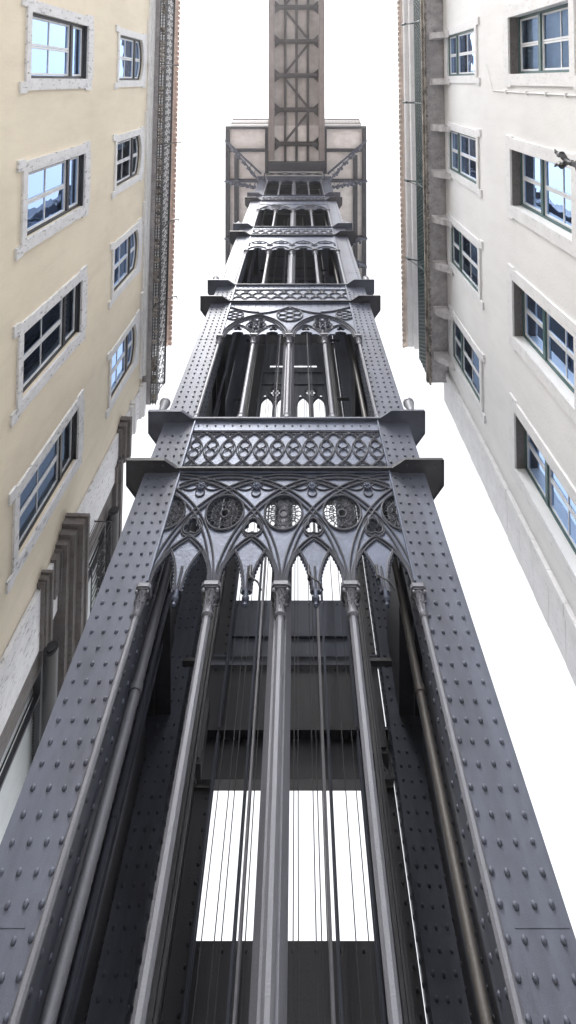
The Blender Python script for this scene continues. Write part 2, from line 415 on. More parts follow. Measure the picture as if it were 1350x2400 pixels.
# ---- stage two tracery
def rosette(t, cx, cy, R, n, box, r=.012):
    t.ribs(circ(cx, cy, R, 36)+[(cx+R, cy)], r*1.3, box)
    rr = R*.30
    for a in range(n):
        an = 2*pi*a/n+pi/n; ox, oy = cx+R*.64*cos(an), cy+R*.64*sin(an)
        t.ribs(circ(ox, oy, rr, 16)+[(ox+rr, oy)], r, box)
    t.ribs(circ(cx, cy, rr, 16)+[(cx+rr, cy)], r, box)
def stage2():
    S0 = 11.88; H = 13.73-S0-.005; t = Tr(); box = (-OW, OW, -.05, H-.02)
    out = [(-OW, H), (-OW, 0)]
    for k in range(-2, 2):
        m = (k+.5)*BAY; a = .40
        pts = []
        for cx, r0, a0, a1 in ((m-.22, .18, pi*.98, pi*.35), (m, .20, pi*.78, pi*.22), (m+.22, .18, pi*.65, pi*.02)):
            pts += [(cx+r0*cos(a0+(a1-a0)*i/7), .02+(.10 if cx == m else 0)+r0*sin(a0+(a1-a0)*i/7)*.95) for i in range(8)]
        out += [p for p in pts if abs(p[0]) < OW-.01]
    out += [(OW, 0), (OW, H)]
    holes = []
    for s in (-1, 1):
        c = s*BAY
        for a in range(6):
            an = a*pi/3+pi/6; holes.append(circ(c+.155*cos(an), .56+.155*sin(an), .055, 12))
        for e in (-1, 1): holes.append(circ(c+e*.115, .86, .055, 12))
        for e in (-1, 1): holes.append(foil(c+e*.46, .44, .06, .055, 3, pi/2))
    t.plate([out]+holes, .035, 0)
    for s in (-1, 1):
        c = s*BAY
        for hw, hh, r in ((.875, 1.16, .022), (.81, 1.08, .014), (.75, 1.0, .012)): t.ribs(pointed(c, 0, hw, hh, 26), r, box)
        for e in (-1, 1):
            t.ribs(pointed(c+e*.43, 0, .42, .62, 16), .014, box); t.ribs(pointed(c+e*.43, .0, .37, .55, 16), .010, box)
            t.rib(circ(c+e*.115, .86, .09, 16), .012, .032, True)
        rosette(t, c, .56, .27, 6, box)
        t.dome((c, -.03, .56), (0,-1,0), .04)
        t.dome((c, -.03, .12), (0,-1,0), .05)
    rosette(t, 0, 1.16, .36, 6, box, .014)
    for s in (-1, 1):
        rosette(t, s*(OW-.22), 1.14, .25, 6, box, .012)
        # ogee lines sweeping up to the top
        for d in (0, .05):
            t.ribs([(s*(.02+.86*i/24), 1.62-.36*sin(pi/2*i/24)-d) for i in range(25)], .013, box)
            t.ribs([(s*(OW-.02-.86*i/24), 1.62-.30*sin(pi/2*i/24)-d) for i in range(25)], .013, box)
    for i in range(-8, 9): t.rib([(i*.2, 1.62), (i*.2, 1.80)], .008, .02)
    for k in range(-2, 3):
        t.rib([(k*BAY*.985, -.02), (k*BAY*.985, .35)], .03, .02)
    for s in (-1, 1): t.box(min(s*OW, s*(OW-.025)), max(s*OW, s*(OW-.025)), -.06, .03, .05, H)
    t.box(-OW, OW, -.05, .02, H-.03, H)
    return finish(t, 'tracery_panel', 'iron_panel', (XC, Y0+.02, S0))
o2 = stage2(); around(o2, 11.88, back=False)
# ---- stages three, four, five: four cusped round arches
def stage_small(S0, top, style, piece):
    H = top-S0-.005; t = Tr(); box = (-OW, OW, -.05, H-.02)
    out = [(-OW, H), (-OW, 0)]
    for k in range(-2, 2):
        m = (k+.5)*BAY
        for cx, cy, r0, a0, a1 in ((m-.20, .04, .17, pi*.97, pi*.33), (m, .17, .22, pi*.85, pi*.15), (m+.20, .04, .17, pi*.67, pi*.03)):
            out += [(cx+r0*cos(a0+(a1-a0)*i/7), cy+r0*1.1*sin(a0+(a1-a0)*i/7)) for i in range(8)]
    out = [p for p in out if abs(p[0]) <= OW]
    out += [(OW, 0), (OW, H)]
    t.plate([out], .035)
    for k in range(-2, 2):
        m = (k+.5)*BAY
        for R in (.43, .385): t.ribs(arc(m, .03, R, pi, 0, 20, R*1.18), .016, box)
        if style == 3:
            t.rib(circ(m, .98, .30, 20, .13), .014, .03, True)
            for a in range(6): t.dome((m+.07*cos(a*pi/3), -.03, .98+.07*sin(a*pi/3)), (0,-1,0), .035, .03)
            for s in (-1, 1): t.ribs([(m+s*.44*(1-i/12), .70+.5*(i/12)**.6) for i in range(13)], .013, box)
    for k in range(-2, 3):
        if style == 3:
            t.ribs(circ(k*BAY, .68, .12, 14, .09)+[(k*BAY+.12, .68)], .014, box)
            t.ribs(circ(k*BAY, .68, .05, 8)+[(k*BAY+.05, .68)], .014, box)
        t.rib([(k*BAY*.985, -.02), (k*BAY*.985, .4)], .035, .02)
    if style == 4:
        for s in (-1, 1):
            c = s*BAY
            t.ribs(arc(c, .0, .86, pi, 0, 30, .98), .022, box); t.ribs(arc(c, .0, .80, pi, 0, 30, .90), .012, box)
            t.rib(circ(c, .72, .26, 24, .17), .016, .03, True)
            for a in range(6): t.rib(circ(c+.14*cos(a*pi/3), .72+.09*sin(a*pi/3), .06, 10, .05), .011, .03, True)
        for i in range(12): t.rib(arc((i-5.5)*.29, 1.06, .13, pi, 0, 8, .10), .011)
    for s in (-1, 1): t.box(min(s*OW, s*(OW-.025)), max(s*OW, s*(OW-.025)), -.06, .03, .05, H)
    t.box(-OW, OW, -.05, .02, H-.03, H)
    return finish(t, 'tracery_panel', 'iron_panel', (XC, Y0+.02, S0))
o3 = stage_small(17.9, 19.65, 3, None); around(o3, 17.9, back=False)
o4 = stage_small(23.55, 25.4, 4, None); around(o4, 23.55)
o5 = stage_small(30.2, TOP, 5, None); around(o5, 30.2)
# ---- columns of each stage
half_columns(GROUND, 5.985); half_columns(8.975, 11.86); half_columns(14.88, 17.88); half_columns(20.78, 23.53); half_columns(26.54, 30.18)
post = MB()                                   # broad central post behind the middle column
for z0, z1 in ((GROUND, 7.7), (8.975, 13.7), (14.88, 19.6), (20.78, 25.35), (26.54, TOP)):
    w = .135
    post.prism([(XC-w, Y0+.15), (XC-w*.55, Y0+.055), (XC+w*.55, Y0+.055), (XC+w, Y0+.15), (XC+w, Y0+.30), (XC-w, Y0+.30)], z0, z1)
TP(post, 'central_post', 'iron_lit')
# ---- friezes of the belts
def frieze(i, z0, z1):
    H = z1-z0-.04; t = Tr(); box = (-OW+.02, OW-.02, .04, H-.25)
    t.plate([[(-OW, 0), (OW, 0), (OW, H), (-OW, H)]], .03)
    t.box(-OW, OW, -.035, 0, H-.23, H)                      # riveted angle under the upper plate
    k = -OW+.1
    while k < OW-.05: t.dome((k, -.035, H-.12), (0,-1,0), .02); k += .16
    t.rib([(-OW+.02, .05), (OW-.02, .05)], .012, .025); t.rib([(-OW+.02, H-.26), (OW-.02, H-.26)], .012, .025)
    h0, h1 = .06, H-.27; c = (h0+h1)/2; hh = (h1-h0)/2
    if i == 0:
        n = 12; sp = 2*OW/n
        for j in range(n+1):
            u = -OW+sp*j
            if j < n:
                m = u+sp/2
                t.rib(foil(m, c, hh*.26, sp*.30, 2, pi/2), .010, .03, True)
                for e in (-1, 1): t.rib(foil(m, c+e*hh*.86, .018, .02, 3, e*pi/2), .006, .026, True)
            for s in (-1, 1):                                   # interlaced arcs
                t.ribs([(u+s*sp*.97*sin(pi*q/16), h0+2*hh*q/16) for q in range(17)], .009, box)
                t.ribs([(u+s*(sp*.97*sin(pi*q/16)-.030), h0+2*hh*q/16) for q in range(17)], .006, box)
            t.rib([(u, h0), (u, h0+.05)], .012); t.rib([(u, h1-.05), (u, h1)], .012)
        for e in (h0+.035, h1-.035): t.rib([(-OW+.02, e), (OW-.02, e)], .008, .022)
    else:
        n = 9; sp = 2*OW/n
        for row in range(3):
            for j in range(-1, n+1):
                m = -OW+sp*(j+.5+(.5 if row % 2 else 0)); v = h0+hh*2*row/3
                for R in (.5, .42): t.ribs(arc(m, v, sp*R*1.15, pi, 0, 14, hh*R*1.7), .012, box)
    for s in (-1, 1): t.box(min(s*OW, s*(OW-.025)), max(s*OW, s*(OW-.025)), -.07, .03, 0, H)
    o = finish(t, 'frieze_panel', 'iron_panel', (XC, Y0+.012, z0+.036)); around(o, z0+.036, back=False)
for i, (a, b) in enumerate(BELTS):
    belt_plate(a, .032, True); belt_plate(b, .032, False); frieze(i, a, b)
# ---- back face: belts, guard panels, Gothic screen, closed upper part
def plate_riveted(mb, x0, x1, y, z0, z1, rows=(0, 1), cols=False, pitch=.16, r=.022):
    mb.box(x0, x1, y, y+.03, z0, z1)
    x = x0+.08
    while x < x1-.04:
        if 0 in rows: mb.dome((x, y, z0+.07), (0,-1,0), r)
        if 1 in rows: mb.dome((x, y, z1-.07), (0,-1,0), r)
        x += pitch
    if cols:
        z = z0+.1
        while z < z1:
            mb.dome((x0+.06, y, z), (0,-1,0), r); mb.dome((x1-.06, y, z), (0,-1,0), r); z += .153
SX0, SX1 = -1.34, 1.03                          # the lift shaft seen from the street
bx0, bx1 = XL+PW, XR-PW; YB = Y1-PW+.0          # plane of the back pier fronts
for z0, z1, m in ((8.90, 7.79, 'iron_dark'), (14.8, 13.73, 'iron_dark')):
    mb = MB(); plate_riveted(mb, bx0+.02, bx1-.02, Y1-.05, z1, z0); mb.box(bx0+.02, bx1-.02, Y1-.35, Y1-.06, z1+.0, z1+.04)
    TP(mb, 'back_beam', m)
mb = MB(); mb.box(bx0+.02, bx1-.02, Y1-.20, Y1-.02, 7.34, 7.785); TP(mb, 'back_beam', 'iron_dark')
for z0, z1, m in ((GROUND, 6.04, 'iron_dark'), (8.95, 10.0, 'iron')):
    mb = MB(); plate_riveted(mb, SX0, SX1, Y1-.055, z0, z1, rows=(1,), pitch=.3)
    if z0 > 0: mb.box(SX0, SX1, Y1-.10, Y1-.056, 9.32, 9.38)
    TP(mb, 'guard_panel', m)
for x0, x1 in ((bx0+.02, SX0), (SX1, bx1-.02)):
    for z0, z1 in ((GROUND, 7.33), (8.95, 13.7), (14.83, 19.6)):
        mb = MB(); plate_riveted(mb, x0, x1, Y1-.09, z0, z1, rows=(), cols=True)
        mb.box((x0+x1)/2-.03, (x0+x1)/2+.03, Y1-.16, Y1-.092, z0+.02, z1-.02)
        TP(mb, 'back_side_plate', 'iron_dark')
t = Tr()                                        # Gothic screen at the back of the third stage
W = 1.19; H = 19.6-14.86
out = [(-W, 0), (W, 0), (W, H), (-W, H)]
holes = []
for s in (-1, 1):
    for j in (-1, 1):
        cx = s*.62+j*.27; holes.append(pointed(cx, 1.05, .20, .42)+[(cx+.2, .12), (cx-.2, .12)])
    for a in range(6): holes.append(circ(s*.62+.12*cos(a*pi/3), 1.75+.12*sin(a*pi/3), .052, 10))
    holes.append(circ(s*.62, 1.75, .04, 10))
    for j in (-1, 1): holes.append(foil(s*.62+j*.36, 1.58, .03, .03, 3, pi/2))
holes.append([(-.9, 3.22), (.9, 3.22), (.9, 3.36), (-.9, 3.36)])
t.plate([out]+holes, .03)
for s in (-1, 1):
    t.rib(circ(s*.62, 1.75, .21, 24), .02, .02, True)
    for j in (-1, 1): t.rib(pointed(s*.62+j*.27, 1.05, .23, .47), .015, .02)
t.box(-W, W, -.06, -.02, 2.15, 2.22); t.box(-W, W, -.06, -.02, 2.85, 2.92)
for i in range(14): t.dome((-W+.09+i*.17, -.02, 2.75), (0,-1,0), .022)
finish(t, 'back_screen', 'iron', ((SX0+SX1)/2, Y1-.08, 14.86))
mb = MB()
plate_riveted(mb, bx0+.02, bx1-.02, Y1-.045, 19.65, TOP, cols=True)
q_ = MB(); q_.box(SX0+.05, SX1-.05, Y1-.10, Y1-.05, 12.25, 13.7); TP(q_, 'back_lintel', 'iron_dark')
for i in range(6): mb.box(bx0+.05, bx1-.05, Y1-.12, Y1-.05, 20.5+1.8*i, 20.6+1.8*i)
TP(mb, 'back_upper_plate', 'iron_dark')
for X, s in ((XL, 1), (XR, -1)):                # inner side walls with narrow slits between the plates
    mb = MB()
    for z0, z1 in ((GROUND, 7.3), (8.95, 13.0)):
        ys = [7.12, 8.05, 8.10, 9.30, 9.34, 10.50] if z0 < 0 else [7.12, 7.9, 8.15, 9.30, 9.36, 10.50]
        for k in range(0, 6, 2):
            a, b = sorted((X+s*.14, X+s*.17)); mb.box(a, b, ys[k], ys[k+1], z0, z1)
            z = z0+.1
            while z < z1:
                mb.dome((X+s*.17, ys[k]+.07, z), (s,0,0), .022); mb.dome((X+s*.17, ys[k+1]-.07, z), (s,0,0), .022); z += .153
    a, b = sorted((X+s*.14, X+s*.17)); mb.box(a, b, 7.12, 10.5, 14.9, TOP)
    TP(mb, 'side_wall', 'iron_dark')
    for y in (7.9, 9.33):
        mb = MB(); a, b = sorted((X+s*.17, X+s*.30)); mb.box(a, b, y-.05, y+.05, GROUND, TOP-.2)
        z = GROUND+.1
        while z < 15: mb.dome((X+s*.235, y-.05, z), (0,-1,0), .02); z += .153
        TP(mb, 'side_post', 'iron')
mb = MB(); mb.box(XL+.2, XR-.2, Y0+.3, Y1-.3, TOP-.1, TOP-.02)
for i in range(5): mb.box(XL+.25, XR-.25, Y0+.6+.8*i, Y0+.7+.8*i, TOP-.3, TOP-.1)
TP(mb, 'shaft_ceiling', 'iron_dark')
for i, (a, b) in enumerate(BELTS):               # cross beams carrying the belts inside
    mb = MB()
    for X, s in ((XL, 1), (XR, -1)):
        x0, x1 = sorted((X+s*.18, X+s*.42)); mb.box(x0, x1, Y0+PW+.02, Y1-PW-.02, a, a+.04); mb.box(x0, x0+.03, Y0+PW+.02, Y1-PW-.02, a+.04, b-.1)
    mb.box(XL+PW, XR-PW, Y0+.05, Y0+.30, a+.036, a+.07)
    TP(mb, 'inner_beam', 'iron_dark')
# guides, cables and pipes in the shaft
for x, y, w in ((SX0-.02, 8.8, .05), (SX1+.02, 8.8, .05), (-.78, 10.6, .025), (.50, 10.6, .025), (-.60, 9.0, .021), (.345, 9.0, .0205), (SX0+.03, 10.85, .03), (SX1-.03, 10.85, .03)):
    mb = MB(); mb.box(x-w, x+w, y-.02, y+.02, GROUND, TOP-.2); mb.box(x-.012, x+.012, y-.08, y-.021, GROUND, TOP-.2)
    TP(mb, 'guide_rail', 'rail_pale' if .0204 < w < .022 else ('iron' if w < .04 else 'iron_dark'))
for x, y, d in ((SX0-.02, 8.8, -1), (SX1+.02, 8.8, 1)):      # brackets tying the guides to the piers
    for k in range(9):
        z = 1.2+2.95*k; mb = MB(); a, b = sorted((x+d*.05, x+d*.38)); mb.box(a, b, y+.03, y+.06, z, z+.09); mb.box(a, b, y-.03, y+.029, z, z+.012)
        TP(mb, 'rail_bracket', 'iron_dark')
for x, y in ((-.87,9),(-.80,9.05),(-.545,9),(-.045,9),(.01,9.06),(.20,9.1),(.255,9),(.325,9.25),(.62,9.1),(-1.05,9.4),(.78,9.4),(-.40,9.4)):
    mb = MB(); mb.tube([(x, y, GROUND), (x, y, TOP-.2)], .0065, 6); TP(mb, 'lift_cable', 'iron_dark')
for x, y, r, m in ((-1.87, 7.05, .062, 'iron_lit'), (1.42, 7.05, .048, 'brown_pipe'), (-2.12, 8.5, .04, 'iron')):
    mb = MB(); z1 = 7.2 if r > .05 else TOP-.3
    mb.tube([(x, y, GROUND), (x, y, z1)], r, 16)
    for z in (0.4, 2.9, 5.4): mb.tube([(x, y, z), (x, y, z+.07)], r*1.22, 16)
    TP(mb, 'drainpipe', m, True)
for x, z0, z1 in ((-1.48, 6.6, 7.3), (1.18, 6.7, 7.2)):
    mb = MB(); mb.box(x-.12, x+.12, 9.6, 9.85, z0, z1); mb.box(x-.09, x+.09, 9.58, 9.6, z0+.05, z0+.2)
    mb.tube([(x, 9.72, z0+.02), (x+.1, 9.6, z0-.2)], .012, 6); TP(mb, 'pulley_box', 'iron_dark')
mb = MB()                                     # thin hanging wires around the capitals
for x in (-.62, .15, 1.05):
    mb.tube([(x, Y0-.06, 6.12), (x+.03, Y0-.16, 6.0), (x+.12, Y0-.17, 5.93), (x+.17, Y0-.14, 5.86)], .012, 6)
    mb.tube([(x, Y0-.045, 6.08), (x, Y0-.045, 6.25)], .022, 8)
TP(mb, 'lamp_wire', 'iron_dark', True)
# ---- top of the tower: cornice, deck, brackets
mb = MB()
mb.box(XL-.06, XR+.06, Y0-.10, Y1+.10, TOP, TOP+.18); mb.box(XL-.14, XR+.14, Y0-.18, Y1+.18, TOP+.181, TOP+.30)
for i in range(26): mb.dome((XL+.1+i*.178, Y0-.14, TOP+.181), (0,0,-1), .03)
TP(mb, 'top_cornice', 'iron')
mb = MB()
for k in range(3):
    a, b = XL+.45+k*1.25, XL+.45+(k+1)*1.25
    mb.tube([(a, Y0-.25, 31.25), (b, Y0-.25, 31.95)], .035, 5); mb.tube([(b, Y0-.25, 31.25), (a, Y0-.25, 31.95)], .035, 5)
for x in (XL+.35, XR-.35): mb.tube([(x, Y0-.1, TOP-.6), (x, Y0-.30, 31.2), (x*.96, Y0-.5, 32.0)], .04, 6)
mb.box(-1.95, 1.85, 5.55, 6.15, 31.95, 32.0); mb.box(-1.95, 1.85, 5.55, 5.60, 32.0, 32.5); mb.box(-1.95, 1.85, 6.10, 6.15, 32.0, 32.5)
TP(mb, 'head_beam', 'iron_dark')
for x, sg in ((XL+.42, 1), (XR-.42, -1)):       # short raking stays beside the top arches
    mb = MB(); mb.tube([(x+sg*.25, Y0-.12, 29.4), (x+sg*.05, Y0-.35, 30.3), (x, Y0-.12, 31.0)], .035, 8); TP(mb, 'stay', 'iron_lit', True)
PX0, PX1, PY0, PY1 = -5.05, 4.84, 3.15, 14.4; PZ = 33.0
mb = MB(); mb.box(PX0, PX1, PY0, PY1, PZ+.15, PZ+.25); TP(mb, 'deck_soffit', 'deck')
mb = MB()
def pbeam(x0, x1, y0, y1, d=.30): mb.box(x0, x1, y0, y1, PZ+.15-d, PZ+.149)
pbeam(PX0, PX0+.28, PY0, PY1); pbeam(PX1-.28, PX1, PY0, PY1); pbeam(PX0+.28, -2.03, PY0, PY0+.22); pbeam(1.91, PX1-.28, PY0, PY0+.22); pbeam(PX0+.28, PX1-.28, PY1-.22, PY1)
for s, xa in ((1, PX0), (-1, PX1)):
    a, b = sorted((xa+s*.62, xa+s*.90)); mb.box(a, b, 5.2, PY1-.25, PZ-.1, PZ+.148)
    a, b = sorted((xa+s*.28, xa+s*3.0)); mb.box(a, b, 4.75, 4.97, PZ-.08, PZ+.147)
    a, b = sorted((xa+s*2.78, xa+s*3.02)); mb.box(a, b, PY0+.22, Y0, PZ-.12, PZ+.146)
    for y in (7.0, 11.0, 13.0): a, b = sorted((xa+s*.28, xa+s*2.9)); mb.box(a, b, y-.11, y+.11, PZ-.09, PZ+.1455)
TP(mb, 'deck_beams', 'iron_dark')
def bracket(x0, y0, x1, y1, z0=30.5, z1=32.85):
    """cantilever bracket: top member, curved lower member, scroll ornament"""
    mb = MB(); a = Vector((x0, y0, z1)); b = Vector((x1, y1, z1)); d = (b-a); ln = d.length; d.normalize()
    mb.tube([a, b], .09, 4)
    P = lambda s, z: a+d*s+Vector((0,0,z-z1))
    pts = [P(ln*(i/14)**1.25, z0+(z1-z0-.12)*(i/14)**.8) for i in range(15)]
    mb.tube(pts, .055, 6)
    for i in range(3, 12, 2):                                    # scrolls hanging under the curve
        c = pts[i]; R = .20-.012*i
        mb.tube([c+d*R*.9*cos(q)*(1-q/14)+Vector((0,0,R*sin(q)*(1-q/14)-.16)) for q in [j*.6 for j in range(16)]], .038, 5)
        for q in range(5):
            e = c+d*(.14*cos(q*1.3))+Vector((.05*sin(q*2.1), .05*cos(q*1.7), -.2+.12*sin(q*1.3))); mb.dome(e, (0,0,-1), .085, .10)
        mb.tube([c, P((c-a).dot(d), z1)], .025, 5)
    for i in (4, 9): mb.tube([pts[i]+Vector((0,0,-.05)), pts[i]+Vector((0,0,-.4)), pts[i]+Vector((0,0,-.48))], [.06,.1,.02], 8)
    TP(mb, 'scroll_bracket', 'iron', True)
for s, X, PX in ((1, XL, PX0), (-1, XR, PX1)):
    bracket(X, Y0, PX, 4.15); bracket(X, 7.0, PX-s*.05, 7.0); bracket(X, 11.0, PX-s*.05, 11.0); bracket(X, Y1, PX, 13.0)
mb = MB()                                        # parapet round the deck, leaning outwards at the front
for x0, x1 in ((PX0+.3, -2.05), (1.95, PX1-.3)):
    mb.box(x0, x1, PY0-.06, PY0-.002, PZ+.2, PZ+.45)
    mb.tube([(x0, PY0-.35, 34.3), (x1, PY0-.35, 34.3)], .06, 6); mb.tube([(x0, PY0-.14, 33.6), (x1, PY0-.14, 33.6)], .03, 6)
    mb.add([(x0, PY0-.05, 33.35), (x1, PY0-.05, 33.35), (x1, PY0-.33, 34.2), (x0, PY0-.33, 34.2), (x0, PY0-.03, 33.35), (x1, PY0-.03, 33.35), (x1, PY0-.31, 34.2), (x0, PY0-.31, 34.2)], [(0,1,2,3),(4,7,6,5),(0,4,5,1),(3,2,6,7),(0,3,7,4),(1,5,6,2)])
    n = int((x1-x0)/.22)
    for i in range(n+1):
        x = x0+(x1-x0)*i/n; mb.tube([(x, PY0-.03, 33.3), (x, PY0-.35, 34.3)], .022, 5)
        if i < n:
            xm = x+(x1-x0)/n/2; mb.tube([(xm+.09*cos(q), PY0-.22+.0*q, 33.95+.14*sin(q)) for q in [j*pi/5 for j in range(10)]], .016, 4, True, up=(0,1,0))
for x in (PX0, PX1):
    mb.tube([(x, PY0, 34.3), (x, PY1, 34.3)], .05, 6)
    for i in range(50): y = PY0+(PY1-PY0)*i/49; mb.tube([(x, y, 33.25), (x, y, 34.3)], .018, 4)
TP(mb, 'deck_parapet', 'bridge_iron')
# ------------------------------------------------------------------ footbridge overhead
bridge = empty('footbridge', (-.06, -10, GROUND), 'riveted iron footbridge seen from below, running overhead from the tower deck', 'footbridge')
BX = -.06; BYA, BYB = -26., 5.5; z = 32.45
for s in (-1, 1):
    mb = MB(); x0, x1 = sorted((BX+s*1.53, BX+s*1.95))
    mb.box(x0, x1, BYA, BYB, z, z+.04); xa = BX+s*1.74
    mb.box(xa-.02, xa+.02, BYA, BYB, z+.04, z+1.5); mb.box(x0, x1, BYA, BYB, z+1.5, z+1.54)
    y = -8.
    while y < BYB-.05:
        for o in (.08, .34): mb.dome((x0+o, y, z), (0,0,-1), .032, n=6)
        y += .19
    mb.build('girder', M['bridge_iron'], bridge)
mb = MB(); mb.box(BX-1.6, BX+1.6, BYA, BYB+.6, z+.75, z+.80); mb.build('deck_soffit', M['soffit'], bridge)
for k in range(3):
    mb = MB(); x = BX+(k-1)*.80; mb.box(x-.09, x+.09, BYA, BYB+.5, z+.44, z+.745); mb.build('stringer', M['brown_iron'], bridge)
ys = [4.40-2.39*i for i in range(13)]
for y in ys:
    mb = MB(); mb.box(BX-1.53, BX+1.53, y-.13, y+.02, z+.05, z+.085); mb.box(BX-1.53, BX+1.53, y-.06, y-.04, z+.085, z+.74); mb.box(BX-1.53, BX+1.53, y-.17, y+.17, z+.40, z+.43)
    for sx in (-1, 1):
        for sy in (-1, 1):
            cx = BX+sx*1.53; mb.prism([(cx, y+sy*.17), (cx, y+sy*.50), (cx-sx*.36, y+sy*.17)], z+.401, z+.425)
    mb.build('cross_beam', M['brown_iron'], bridge)
for i in range(len(ys)-1):
    a, b = ys[i]-.2, ys[i+1]+.2
    sx = -1 if i % 2 else 1
    p, q = Vector((BX-sx*.78, a, 0)), Vector((BX+sx*.82, b, 0)); d = (q-p).normalized(); n = Vector((-d.y, d.x, 0))*.085
    mb = MB(); mb.prism([((p+n).x, (p+n).y), ((q+n).x, (q+n).y), ((q-n).x, (q-n).y), ((p-n).x, (p-n).y)], z+.405, z+.435); mb.build('diagonal_brace', M['brown_iron'], bridge)
# ------------------------------------------------------------------ floodlights on the belt plates
def floodlight(x, y, z, k, label):
    e = empty('floodlight', (x, y, z), label, 'floodlight', 'floodlights on the corner plates of the tower')
    b = MB(); b.lathe([(.05,0),(.05,.02),(.03,.03),(.03,.07),(.065,.09),(.075,.22*k),(.10,.33*k),(.10,.36*k)], n=18); o = b.build('housing', M['lamp_metal'], e, loc=(0,0,0), smooth=True)
    r = MB(); r.lathe([(.108,.33*k),(.108,.365*k),(.085,.37*k)], n=18); r.build('rim', M['lamp_metal'], e, loc=(0,0,0), smooth=True)
for lv, zz, tx in ((0, BELTS[0][1], 'first'), (1, BELTS[1][1], 'second'), (2, BELTS[2][1], 'third')):
    for X, sd in ((XL-.10, 'left'), (XR+.10, 'right')):
        floodlight(X, Y0-.10, zz+.037, 1 if lv == 0 else .8, 'small metal floodlight on the %s corner plate of the tower, %s ledge from below' % (sd, tx))
# ------------------------------------------------------------------ the two buildings
def building(s, name, label, theta, yoff):
    e = empty(name, (0, yoff, 0), label, 'building'); e.rotation_euler = (0,0,theta); return e
def W(s, X=5.0): return lambda y, z, w: (s*(X-w), y, z)      # wall frame: along, up, out towards the street
def bld(mb, name, m, parent, smooth=False):
    """part written in the building's own frame"""
    o = mb.build(name, m, parent, loc=(0,0,0), smooth=smooth); return o
def wall_sheet(mb, outer, holes, t):
    me = fill2d([outer]+holes, t); o = len(mb.v)
    mb.v += [mb.T(v.co.x, v.co.y, -t/2+v.co.z) for v in me.vertices]; mb.f += [tuple(i+o for i in p.vertices) for p in me.polygons]
    bpy.data.meshes.remove(me)
def rect(a, b, c, d): return [(a,c),(b,c),(b,d),(a,d)]
def arch_rect(a, b, c, d, rise):
    if not rise: return rect(a, b, c, d)
    m = (a+b)/2; hw = (b-a)/2; R = (hw*hw+rise*rise)/(2*rise); am = math.asin(hw/R)
    return [(a,c),(b,c)]+[(m+R*sin(am-2*am*i/12), d-R+R*cos(am-2*am*i/12)) for i in range(13)]
